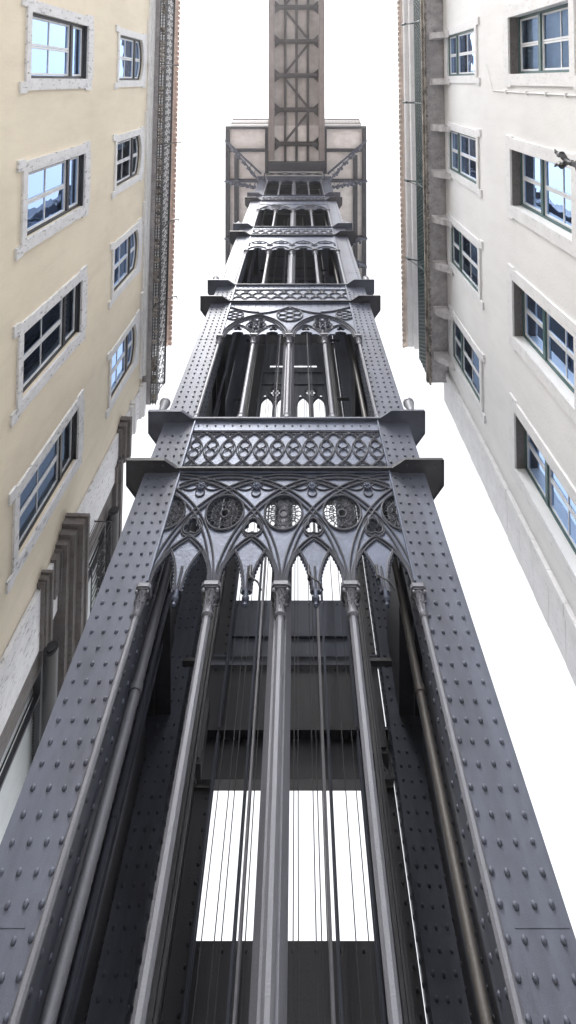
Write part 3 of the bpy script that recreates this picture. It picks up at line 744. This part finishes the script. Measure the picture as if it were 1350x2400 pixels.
def window(e, s, y, z0, z1, w, stone, frame, rise=0, transom=.72, inner=None, deep=.20, foot=.14, jamb=.22, toplights=2, label=None, lining=None):
    T = W(s); y1 = y+w; b = MB(T)
    # stone surround with feet and small shoulders
    o = [(y-jamb-.05, z0-foot-.16), (y-.06, z0-foot-.16), (y-.06, z0-foot), (y1+.06, z0-foot), (y1+.06, z0-foot-.16), (y1+jamb+.05, z0-foot-.16), (y1+jamb+.05, z0-foot+.02), (y1+jamb, z0-foot+.06),
         (y1+jamb, z1-.10), (y1+jamb+.04, z1-.08), (y1+jamb+.04, z1+.22), (y1+.02, z1+.22), (y1-.02, z1+.27), (y+.02, z1+.27), (y-.02, z1+.22), (y-jamb-.04, z1+.22), (y-jamb-.04, z1-.08), (y-jamb, z1-.10), (y-jamb, z0-foot+.06), (y-jamb-.05, z0-foot+.02)]
    me = fill2d([o, arch_rect(y+.004, y1-.004, z0+.004, z1-.004, rise)], .045); k = len(b.v)
    b.v += [T(v.co.x, v.co.y, .0225+v.co.z+.002) for v in me.vertices]; b.f += [tuple(i+k for i in p.vertices) for p in me.polygons]; bpy.data.meshes.remove(me)
    win = bld(b, 'window', stone, e)
    if label: win['label'] = label
    # reveal + outer frame
    f = MB(T); t = .055
    me = fill2d([arch_rect(y+.003, y1-.003, z0+.003, z1-.003, rise), arch_rect(y+t, y1-t, z0+t, z1-t, rise)], .10); k = len(f.v)
    f.v += [T(v.co.x, v.co.y, -deep+v.co.z) for v in me.vertices]; f.f += [tuple(i+k for i in p.vertices) for p in me.polygons]; bpy.data.meshes.remove(me)
    zt = z0+(z1-z0)*transom
    f.add([(y+t,zt-.045,-deep-.05),(y1-t,zt-.045,-deep-.05),(y1-t,zt+.045,-deep-.05),(y+t,zt+.045,-deep-.05),(y+t,zt-.045,-deep+.06),(y1-t,zt-.045,-deep+.06),(y1-t,zt+.045,-deep+.06),(y+t,zt+.045,-deep+.06)],
          [(0,3,2,1),(4,5,6,7),(0,1,5,4),(1,2,6,5),(2,3,7,6),(3,0,4,7)])
    f.build('frame', frame, win, loc=(0,0,0))
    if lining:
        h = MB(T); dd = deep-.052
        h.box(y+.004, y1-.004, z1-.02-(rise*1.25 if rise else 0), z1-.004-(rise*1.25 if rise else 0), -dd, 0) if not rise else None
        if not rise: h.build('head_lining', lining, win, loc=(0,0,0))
    # white sashes
    g = MB(T); d0, d1 = -deep-.03, -deep+.02; q = .042
    def bar(a, b_, c, d, e0=d0, e1=d1): g.box(a, b_, c, d, e0, e1)
    m = (y+y1)/2
    for a, b_ in ((y+t+.008, m-.004), (m+.004, y1-t-.008)):
        zb, zz = z0+t+.008, zt-.05
        bar(a, a+q, zb, zz); bar(b_-q, b_, zb, zz); bar(a+q, b_-q, zb, zb+q*1.3); bar(a+q, b_-q, zz-q, zz); bar(a+q, b_-q, (zb+zz)/2-.011, (zb+zz)/2+.011, d0+.01, d1-.01)
    lights = ((y+t+.008, m-.004), (m+.004, y1-t-.008)) if toplights == 2 else ((y+t+.008, y1-t-.008),)
    for a, b_ in lights:
        zb, zz = zt+.05, z1-t-.008
        def ht(x):
            if not rise: return zz
            hw = (y1-y)/2; R = (hw*hw+rise*rise)/(2*rise); return z1-t*1.15-R+sqrt(R*R-(x-m)**2)
        n = 6 if rise else 1
        bar(a, a+q, zb, ht(a+q/2)); bar(b_-q, b_, zb, ht(b_-q/2)); bar(a+q, b_-q, zb, zb+q)
        for i in range(n):
            x0, x1 = a+q+(b_-a-2*q)*i/n, a+q+(b_-a-2*q)*(i+1)/n
            g.add([(x0,ht(x0)-q,d0),(x1,ht(x1)-q,d0),(x1,ht(x1),d0),(x0,ht(x0),d0),(x0,ht(x0)-q,d1),(x1,ht(x1)-q,d1),(x1,ht(x1),d1),(x0,ht(x0),d1)], [(0,3,2,1),(4,5,6,7),(0,1,5,4),(1,2,6,5),(2,3,7,6),(3,0,4,7)])
    g.build('sash', M['white'], win, loc=(0,0,0))
    h = MB(T); h.add([(a, b_, -deep-.006) for a, b_ in arch_rect(y+t, y1-t, z0+t, z1-t, rise)], [tuple(range(15 if rise else 4))])
    h.build('glass', M['glass'], win, loc=(0,0,0))
    # curtains, blinds and sheets painted as room darkness, behind the glass
    if inner:
        for a, b_, c, d, mm, amp in inner:
            cu = MB(T); n = 28; vs = []; fs = []
            ya, yb = y+t+(w-2*t)*a, y+t+(w-2*t)*b_; za, zb = z0+t+(z1-z0-2*t)*c, z0+t+(z1-z0-2*t)*d
            for i in range(n+1):
                yy = ya+(yb-ya)*i/n; ww = -deep-.13-amp*(.5+.5*sin(i*1.9+y))
                vs += [(yy, za, ww), (yy, zb, ww-amp*.5)]
            for i in range(n): fs.append((2*i, 2*i+2, 2*i+3, 2*i+1))
            cu.add(vs, fs); cu.build('curtain', M[mm], win, loc=(0,0,0), smooth=True)
    return win
# ---------- left: cream building
SL = -1
left = building(SL, 'cream_building', 'cream yellow plastered building with pitted stone window surrounds on the left', .026, .13)
TL = W(SL); YSL = [-4.3, -1.3, 1.7, 4.69, 7.69]
holes = [rect(y, y+1.25, 8.72, 11.10) for y in YSL]+[arch_rect(y, y+1.28, 13.05, 15.12, .22) for y in YSL]
mb = MB(TL); wall_sheet(mb, rect(-9, 10.26, GROUND, 15.9), holes, .38)
mb.box(-9, 10.26, 15.9, 16.0, -5, -.05); mb.box(-9, -8.8, GROUND, 15.9, -5, -.385); mb.box(-9, 10.26, GROUND, 15.9, -5.2, -5.001)
for z in (7.9, 12.2): mb.box(-8.79, 9.9, z, z+.2, -4.99, -.39)
for y in (-2.1, .85, 3.9, 6.9): mb.box(y-.06, y+.06, GROUND, 15.88, -4.98, -.391)
bld(mb, 'wall', M['plaster_y'], left)
inn_big = [[(0,1,0,1,'blind_blue',.02)], [(0,1,0,1,'blind_blue',.02)], [(0,.55,.0,1,'blind_blue',.02),(.5,1,0,.45,'cloth_olive',.10)], [(0,1,0,1,'dark_room',.05)], [(0,1,0,1,'blind_pale',.02)]]
inn_sm = [None, [(0,1,0,.6,'dark_room',.03)], [(0,.25,0,.7,'curtain',.04)], [(0,1,0,.66,'curtain',.06)], [(0,1,0,.66,'blind_pale',.05)]]
for i, y in enumerate(YSL):
    window(left, SL, y, 8.72, 11.10, 1.25, M['stone'], M['charcoal'], 0, .74, inn_big[i], deep=.115, toplights=1, lining=M['charcoal'])
    window(left, SL, y, 13.05, 15.12, 1.28, M['stone_w'], M['charcoal'], .22, .68, inn_sm[i], deep=.085, jamb=.19, foot=.10)
mb = MB(TL)                                       # string course under the balcony
mb.box(-9, 9.9, 15.60, 15.76, .002, .07); mb.box(-9, 9.9, 15.761, 15.90, .002, .14)
for k in range(6): mb.box(-8+3*k, -6.6+3*k, 15.48, 15.61, .003, .09)
bld(mb, 'string_course', M['stone_w'], left)
mb = MB(TL); mb.box(-9, 11.0, 15.95, 16.10, -.3, .27); bld(mb, 'balcony_slab', M['slab'], left)
mb = MB(TL)                                       # iron grating along the outer edge, with dark growth on it
for w0 in (.275, .36, .455): mb.box(-9, 11.02, 15.97, 16.02, w0-.012, w0+.012)
yy = -8.95
while yy < 11.0: mb.box(yy, yy+.024, 15.98, 16.01, .287, .443); yy += .05
bld(mb, 'edge_grating', M['black_iron'], left)
yy = -8.8
while yy < 10.8:
    mb = MB(TL)
    n = random.randint(3, 9)
    for q in range(n):
        y_ = yy+q*.045+random.uniform(-.02, .02); a_ = random.uniform(.26, .36)
        mb.tube([(y_, 15.955, a_), (y_+random.uniform(-.03,.03), 15.94-random.uniform(0,.03), a_+random.uniform(.05,.10)), (y_, 15.955, min(a_+.16, .47))], random.uniform(.014,.034), 5)
    bld(mb, 'moss_tuft', M['slab_dirty'], left)
    yy += n*.045+random.choice((.03, .08, .2, .45))
def rail_scrolls(e, T, y0, y1, z0, z1, w, m, step=.24, name='railing'):
    mb = MB(T); r = .016
    for z in (z0, z0+.12, z1-.13, z1): mb.tube([(y0, z, w), (y1, z, w)], r if z < z1 else .028, 5)
    y = y0+step/2; k = 0
    while y < y1:
        mb.tube([(y-step/2, z0, w), (y-step/2, z1, w)], .011, 4)
        c = (z0+z1)/2; s = 1 if k % 2 else -1
        mb.tube([(y+s*step*.36*sin(q*.55)*(1-abs(q-6)/14), c+(q-6)*(z1-z0-.3)/13, w) for q in range(13)], .013, 4)
        for zc, sg in ((c+.20*(z1-z0), 1), (c-.20*(z1-z0), -1)):
            mb.tube([(y+.075*cos(q)*(1-q/9), zc+sg*.085*sin(q)*(1-q/9), w) for q in [j*.75 for j in range(9)]], .011, 4)
        y += step; k += 1
    return bld(mb, name, m, e)
rail_scrolls(left, TL, -9, 11.0, 16.08, 17.1, .45, M['black_iron'])
mb = MB(TL)                                       # return of the railing at the far end
for z in (16.09, 17.09): mb.tube([(11.0, z, .45), (11.0, z, -.3)], .02, 5)
for k in range(8): mb.tube([(11.0, 16.09, .38-.1*k), (11.0, 17.09, .38-.1*k)], .011, 4)
bld(mb, 'railing_return', M['black_iron'], left)
for k in range(5):
    y = -4.6+2.85*k+1.15; mb = MB(TL)
    mb.tube([(y, 16.2, .45), (y, 17.15, .47), (y, 17.32, .62), (y, 17.38, .72), (y+.05, 17.30, .78)], .022, 6)
    mb.tube([(y, 16.6, .05), (y, 17.1, .44)], .016, 6); bld(mb, 'railing_stay', M['black_iron'], left)
mb = MB(TL); mb.box(-9, 10.75, 16.1, 19.1, -.75, -.45); mb.box(-9, 10.8, 19.1, 19.35, -.75, -.12); mb.box(-9, 10.75, 16.1, 19.1, -5, -4.8); mb.box(10.5, 10.75, 16.1, 19.1, -4.8, -.75)
for k in range(6): mb.box(-7.8+3*k, -6.9+3*k, 16.3, 18.6, -.45, -.40)
bld(mb, 'attic_wall', M['stone_w'], left)
def tiled_roof(e, T, y0, y1, z, w_eave, m, pitch=.21, depth=5.0):
    mb = MB(T); sl = .45
    y = y0
    while y < y1:
        n = 6; vs = []
        for ww, zz in ((w_eave, z), (w_eave-depth, z+sl*depth)):
            for k in range(n+1):
                a = pi*k/n; vs.append((y+pitch/2+pitch*.46*cos(a), zz+.075*sin(a), ww))
            for k in range(n+1):
                a = pi*k/n; vs.append((y+pitch/2+pitch*.36*cos(a), zz+.05*sin(a), ww))
        q = 2*(n+1); fs = []
        for k in range(n):
            fs.append((k, k+1, q+k+1, q+k)); fs.append((n+1+k, n+2+k, q+n+2+k, q+n+1+k)); fs.append((k, k+1, n+2+k, n+1+k))
        mb.add(vs, fs)
        # under tile trough
        vs = []
        for ww, zz in ((w_eave-.05, z), (w_eave-depth, z+sl*(depth-.05))):
            for k in range(5):
                a = pi+pi*k/4; vs.append((y+pitch*.5*cos(a), zz+.02+.05*sin(a), ww))
        mb.add(vs, [(k, k+1, 6+k, 5+k) for k in range(4)])
        y += pitch
    mb.add([(y0, z-.03, w_eave-.12), (y1, z-.03, w_eave-.12), (y1, z+sl*depth-.03, w_eave-depth), (y0, z+sl*depth-.03, w_eave-depth)], [(0,1,2,3)])
    return bld(mb, 'tiled_roof', m, e)
tiled_roof(left, TL, -9, 10.95, 19.38, .08, M['tile'])
# corner pilasters, cornices and openings past the plaster
mb = MB(TL); mb.box(10.27, 11.5, GROUND, 10.2, -.6, .08); mb.box(10.27, 11.5, 10.6, 13.85, -.6, .06); mb.box(10.27, 11.15, 14.2, 15.9, -5.2, .04)
bld(mb, 'corner_pilaster', M['stone'], left)
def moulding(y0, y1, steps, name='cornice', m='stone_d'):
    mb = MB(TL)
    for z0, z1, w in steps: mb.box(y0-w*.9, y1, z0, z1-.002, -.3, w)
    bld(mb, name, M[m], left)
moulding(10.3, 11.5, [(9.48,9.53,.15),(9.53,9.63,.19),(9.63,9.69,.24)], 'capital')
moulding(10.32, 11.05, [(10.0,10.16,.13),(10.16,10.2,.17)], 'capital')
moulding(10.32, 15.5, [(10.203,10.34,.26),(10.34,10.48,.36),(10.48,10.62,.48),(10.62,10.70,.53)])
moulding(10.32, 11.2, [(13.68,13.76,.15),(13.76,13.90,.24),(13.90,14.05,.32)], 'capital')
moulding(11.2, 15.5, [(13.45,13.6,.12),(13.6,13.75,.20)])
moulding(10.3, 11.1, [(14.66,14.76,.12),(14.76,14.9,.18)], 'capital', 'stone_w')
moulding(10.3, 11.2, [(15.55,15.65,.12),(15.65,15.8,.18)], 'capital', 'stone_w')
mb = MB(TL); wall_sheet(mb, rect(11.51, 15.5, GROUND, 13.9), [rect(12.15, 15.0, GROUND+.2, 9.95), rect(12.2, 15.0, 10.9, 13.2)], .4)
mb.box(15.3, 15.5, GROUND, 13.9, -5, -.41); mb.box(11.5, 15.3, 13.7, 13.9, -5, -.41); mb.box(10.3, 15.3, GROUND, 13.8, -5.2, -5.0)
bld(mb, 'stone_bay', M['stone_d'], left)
for z0, z1 in ((2.0, 9.90), (10.95, 13.15)):                         # glazed doors with pale ribbed shutters behind
    a, b = (12.20, 14.95) if z0 < 5 else (12.25, 14.95)
    mb = MB(TL); mb.box(a, a+.09, z0, z1, -.16, -.04); mb.box(b-.09, b, z0, z1, -.16, -.04); mb.box(a+.09, b-.09, z1-.09, z1, -.16, -.04); mb.box(a+.62, a+.68, z0, z1-.09, -.15, -.05)
    wn = bld(mb, 'shopfront_frame', M['charcoal'], left)
    h = MB(TL); n = 60; vs = []; fs = []
    for i in range(n+1): yy = a+.7+(b-a-.8)*i/n; vs += [(yy, z0, -.20-.02*(i % 2)), (yy, z1-.05, -.20-.02*(i % 2))]
    for i in range(n): fs.append((2*i, 2*i+2, 2*i+3, 2*i+1))
    h.add(vs, fs); h.add([(a+.02, z0, -.22), (a+.66, z0, -.22), (a+.66, z1-.05, -.22), (a+.02, z1-.05, -.22)], [(0,1,2,3)])
    h.build('ribbed_shutter', M['shutter'], wn, loc=(0,0,0))
for y0, z, w, r in ((11.75, 9.72, .20, .14), (11.95, 13.05, .20, .14)):    # rolled black awnings
    mb = MB(TL); mb.tube([(y0, z, w), (y0+2.9, z, w)], r, 18); mb.tube([(y0-.03, z, w), (y0, z, w)], r*.6, 12)
    bld(mb, 'rolled_awning', M['black_iron'], left, True)
mb = MB(TL)                                                        # small ornate balcony guard over the cornice
y0, y1, z0, z1, w = 11.35, 15.0, 10.95, 12.1, .50
for z in (z0, z1): mb.tube([(y0, z, .05), (y0, z, w), (y1, z, w), (y1, z, .05)], .018, 6)
for i in range(26): y = y0+(y1-y0)*i/25; mb.tube([(y, z0, w), (y, z1, w)], .010, 5)
for i in range(12):
    y = y0+.12+i*.27
    for zc, sg in ((z0+.3, 1), (z0+.68, -1)): mb.tube([(y+.12*cos(q)*(1-q/9), zc+sg*.13*sin(q)*(1-q/9), w+.01) for q in [j*.7 for j in range(10)]], .013, 5)
for i in range(4): mb.tube([(y0, z0, .1+.1*i), (y0, z1, .1+.1*i)], .010, 5)
bld(mb, 'balcony_guard', M['black_iron'], left)
# ---------- right: off-white building
SR = 1
right = building(SR, 'offwhite_building', 'off white plastered building with green framed windows on the right of the street', -.016, -.08)
TR = W(SR); YSR = [-4.40, -1.33, 1.75, 4.82, 7.92]
holes = [rect(y, y+1.33, 8.55, 11.02) for y in YSR]+[rect(y, y+1.33, 13.12, 15.52) for y in YSR]
mb = MB(TR); wall_sheet(mb, rect(-9, 10.1, GROUND, 16.0), holes, .42)
mb.box(-9, -8.8, GROUND, 16, -5, -.43); mb.box(-9, 11.3, GROUND, 16, -5.2, -5.001); mb.box(-9, 10.1, 16.0, 16.1, -5, -.05)
for z in (7.9, 12.3): mb.box(-8.79, 10.0, z, z+.2, -4.99, -.43)
for y in (-2.2, 1.0, 4.1, 7.2): mb.box(y-.06, y+.06, GROUND, 15.98, -4.98, -.431)
bld(mb, 'wall', M['plaster_w'], right)
inb = [None, [(0,1,.0,1,'blind_pale',.02)], [(0,.55,0,.72,'blind_pale',.02),(.55,1,0,.5,'dark_room',.12)], [(0,.5,0,.4,'blind_blue',.06)], [(.45,1,0,.65,'blind_pale',.04)]]
ins = [None, [(0,1,0,.7,'curtain',.06)], [(0,1,0,.7,'curtain',.08),(.1,.9,.72,1,'dark_room',.02)], [(0,1,0,.7,'curtain',.10)], [(.35,1,0,.5,'blind_pale',.03),(0,.3,0,.7,'curtain',.05)]]
for i, y in enumerate(YSR):
    window(right, SR, y, 8.55, 11.02, 1.33, M['stone_w'], M['green'], 0, .60, inb[i], deep=.24, jamb=.26, lining=M['stone_d'], foot=.16)  # dark stone lining paints the shade under each big window head
    window(right, SR, y, 13.12, 15.52, 1.33, M['stone_w'], M['green'], 0, .66, ins[i], deep=.06, jamb=.22, foot=.13)
mb = MB(TR)                                       # blocky corner quoins
z = GROUND; k = 0
while z < 15.9:
    h = .62; d = .0 if k % 2 else .09
    mb.box(10.42-d*.5, 11.28+d*.25, z+.006, z+h-.006, -.6, .06); mb.box(10.11, 10.36, z+.004, z+h-.004, -.6, .10 if k % 2 else .095); z += h; k += 1
mb.box(10.1, 11.25, GROUND, 15.9, -5, -.605)
bld(mb, 'corner_quoins', M['stone_w'], right)
mb = MB(TR); mb.box(-9, 10.45, 16.02, 16.16, -.4, .60); bld(mb, 'balcony_slab', M['slab'], right)
mb = MB(TR); mb.box(-9, 10.5, 15.97, 16.10, .602, .66); mb.box(-9, 10.5, 16.101, 16.22, .602, .72)
yy = -8.9
while yy < 10.4:
    wd = random.uniform(.02, .1); mb.box(yy, yy+wd, 15.93-random.uniform(0,.03), 15.98, .585, .66); yy += wd+random.uniform(.02, .2)
bld(mb, 'stained_edge', M['slab_dirty'], right)
for k in range(12):                               # scrolled consoles under the slab
    y = -7.6+1.555*k
    if y > 10.2: break
    mb = MB(TR)
    prof = [(.003,15.30),(.06,15.27),(.10,15.34),(.08,15.44),(.13,15.52),(.25,15.56),(.30,15.66),(.36,15.70),(.43,15.78),(.47,15.90),(.47,16.018),(.003,16.018)]
    n = len(prof); hw = .10
    mb.add([(y-hw, z, w) for w, z in prof]+[(y+hw, z, w) for w, z in prof], [tuple(range(n)), tuple(range(n, 2*n))[::-1]]+[(i, (i+1) % n, n+(i+1) % n, n+i) for i in range(n)])
    mb.box(y-hw-.02, y+hw+.02, 15.93, 16.017, .002, .50)
    bld(mb, 'console', M['console'], right)
def rail_mesh(e, T, y0, y1, z0, z1, w, m):
    mb = MB(T)
    for z in (z0, z1, z0+.06, z1-.08): mb.tube([(y0, z, w), (y1, z, w)], .022 if z in (z0, z1) else .012, 5)
    st = .13; n = int((y1-y0)/st)
    for i in range(-6, n+1):
        for s in (1, -1):
            pts = []
            for q in range(13):
                yy = y0+st*i+(q/12)*st*4; zz = z0+(z1-z0)*(q/12 if s > 0 else 1-q/12)
                if y0 <= yy <= y1: pts.append((yy+.012*sin(q*pi/1.5), zz, w))
            if len(pts) > 1: mb.tube(pts, .026, 4)
    y = y0
    while y < y1: mb.tube([(y, z0, w), (y, z1, w)], .016, 5); y += 1.48
    return bld(mb, 'railing', m, e)
rail_mesh(right, TR, -9, 10.4, 16.24, 17.3, .66, M['green_iron'])
mb = MB(TR)
for z in (16.25, 17.29): mb.tube([(10.4, z, .66), (10.4, z, -.3)], .02, 5)
for k in range(10): mb.tube([(10.4, 16.25, .6-.1*k), (10.4, 17.29, .6-.1*k)], .011, 4); mb.tube([(10.4, 16.25, .6-.1*k), (10.4, 17.29, .3-.1*k)], .011, 4)
bld(mb, 'railing_return', M['green_iron'], right)
for k in range(5):
    y = -4.9+2.92*k; mb = MB(TR)
    mb.tube([(y, 16.24, .66), (y, 17.35, .68), (y, 17.5, .95), (y, 17.6, 1.0)], .025, 6); mb.tube([(y+.02, 16.5, .66), (y+.02, 17.45, .93)], .016, 6); mb.tube([(y, 17.45, .96), (y, 17.68, 1.02)], .045, 8)
    bld(mb, 'railing_stay', M['green_iron'], right)
mb = MB(TR); mb.box(-9, 10.9, 16.17, 18.9, -.35, -.02); mb.box(-9, 10.95, 18.9, 19.15, -.35, .45); mb.box(-9, 11.0, 19.151, 19.4, -.35, .62)
mb.box(-9, 10.9, 16.17, 19.1, -5, -4.8); mb.box(10.6, 10.9, 16.17, 19.1, -4.8, -.36)
for k in range(6):
    y = -7.9+3.07*k; mb.box(y, y+1.5, 16.3, 18.7, -.02, .07); mb.box(y+.15, y+1.35, 16.4, 18.5, .07, .10)
bld(mb, 'attic_wall', M['stone_w'], right)
tiled_roof(right, TR, -9, 11.05, 19.42, .82, M['tile_g'], pitch=.215)
mb = MB(TR)                                        # conduit with saddles on the plaster
mb.tube([(.42, 12.0, .02), (.20, 12.05, .03), (-.30, 12.35, .03)], .009, 5)
mb.tube([(.40, 12.0, .02), (.42, 10.5, .02), (.42, 4, .02)], .014, 6)
for z in (11.2, 10.2, 9.4, 8.7): mb.box(.38, .46, z, z+.04, .002, .045)
bld(mb, 'conduit', M['plastic'], right)
# wall lantern with leaf finial on the right
lamp = empty('wall_lantern', (4.9, 1.25, 6.2), 'black iron wall lantern with a twin leaf finial reaching in at the right edge', 'lantern')
def lp(mb, n, m='black_iron', sm=True): return mb.build(n, M[m], lamp, loc=(0,0,0), smooth=sm)
mb = MB(); lx = -.72
mb.tube([(.12,0,.0),(-.3,0,.25),(-.6,0,.75),(lx,0,.95)], .03, 8); mb.tube([(.12,0,-.5),(-.2,0,-.3),(-.3,0,.2)], .02, 8); mb.box(.08,.12,-.08,.08,-.7,.2); lp(mb, 'bracket')
mb = MB(); mb.lathe([(.03,.9),(.05,.95),(.035,1.02),(.06,1.08),(.03,1.13)], (lx,0), 12)
for s in (-1, 1):
    pts = [(lx, s*.01, 1.08), (lx, s*.05, 1.16), (lx, s*.09, 1.22), (lx, s*.075, 1.30), (lx, s*.10, 1.38), (lx+.0, s*.15, 1.43)]
    mb.tube(pts, [.03,.05,.055,.045,.03,.004], 8)
lp(mb, 'leaf_finial')
mb = MB()
for sx in (-1, 1):
    for sy in (-1, 1): mb.tube([(lx+sx*.16, sy*.16, .45), (lx+sx*.10, sy*.10, -.05)], .012, 5)
mb.lathe([(.25,.45),(.24,.48),(.12,.70),(.06,.80),(.05,.9)], (lx,0), 4, pi/4); mb.lathe([(.03,-.15),(.14,-.05),(.15,-.03)], (lx,0), 4, pi/4); lp(mb, 'lantern_frame', sm=False)
mb = MB(); mb.lathe([(.13,-.02),(.22,.44)], (lx,0), 4, pi/4); lp(mb, 'lantern_glass', 'glass', False)
# ------------------------------------------------------------------ ground
mb = MB(); mb.add([(-400,-400,GROUND),(400,-400,GROUND),(400,400,GROUND),(-400,400,GROUND)], [(0,1,2,3)])
g = mb.build('ground', M['ground']); tag(g, 'pale cobbled street paving', 'ground', kind='structure')
mb = MB(); mb.box(-60, 60, -60, 60, GROUND-1, 42)  # haze volume added to veil the ironwork with sky glow
hz = mb.build('haze', M['ground']); tag(hz, 'thin haze volume added for a soft glow off the bright sky', 'haze', kind='stuff')
hm = bpy.data.materials.new('glow_haze'); hm.use_nodes = True; hn = hm.node_tree.nodes; hn.remove(hn['Principled BSDF'])
pv = hn.new('ShaderNodeVolumePrincipled'); pv.inputs['Color'].default_value = (.93,.95,1,1); pv.inputs['Density'].default_value = HAZE; pv.inputs['Anisotropy'].default_value = .75
hm.node_tree.links.new(pv.outputs[0], hn['Material Output'].inputs['Volume']); hz.data.materials.clear(); hz.data.materials.append(hm)
# ------------------------------------------------------------------ light, sky, camera
sc = bpy.context.scene
SUN_EL, SUN_AZ = radians(62), radians(200)
w = bpy.data.worlds.new('World'); sc.world = w; w.use_nodes = True
nt = w.node_tree; bg = nt.nodes['Background']
sky = nt.nodes.new('ShaderNodeTexSky'); sky.sky_type = 'NISHITA'; sky.sun_disc = False
sky.sun_elevation = SUN_EL; sky.sun_rotation = SUN_AZ; sky.dust_density = 5; sky.air_density = 1.2
hs = nt.nodes.new('ShaderNodeHueSaturation'); hs.inputs['Saturation'].default_value = .10
nt.links.new(sky.outputs[0], hs.inputs['Color']); nt.links.new(hs.outputs[0], bg.inputs[0]); bg.inputs[1].default_value = .15
sd = bpy.data.lights.new('sun', 'SUN'); sd.energy = 1.2; sd.angle = radians(25); sd.color = (1, .97, .93)
so = bpy.data.objects.new('sun', sd); C.objects.link(so)
d = Vector((sin(SUN_AZ)*cos(SUN_EL), cos(SUN_AZ)*cos(SUN_EL), sin(SUN_EL)))
so.rotation_euler = d.to_track_quat('Z', 'Y').to_euler(); so.location = (0, -5, 60)
cam = bpy.data.cameras.new('camera'); co = bpy.data.objects.new('camera', cam); C.objects.link(co); sc.camera = co
cam.sensor_fit = 'VERTICAL'; cam.sensor_height = 24; cam.lens = 11.0; cam.shift_x = -22/2400; cam.shift_y = -1010/2400
cam.clip_start = .05; cam.clip_end = 2000
co.location = (0,0,0); co.rotation_euler = (pi, 0, 0)
sc.view_settings.view_transform = 'Standard'; sc.view_settings.look = 'None'; sc.view_settings.gamma = 1
sc.view_settings.exposure = 1.68
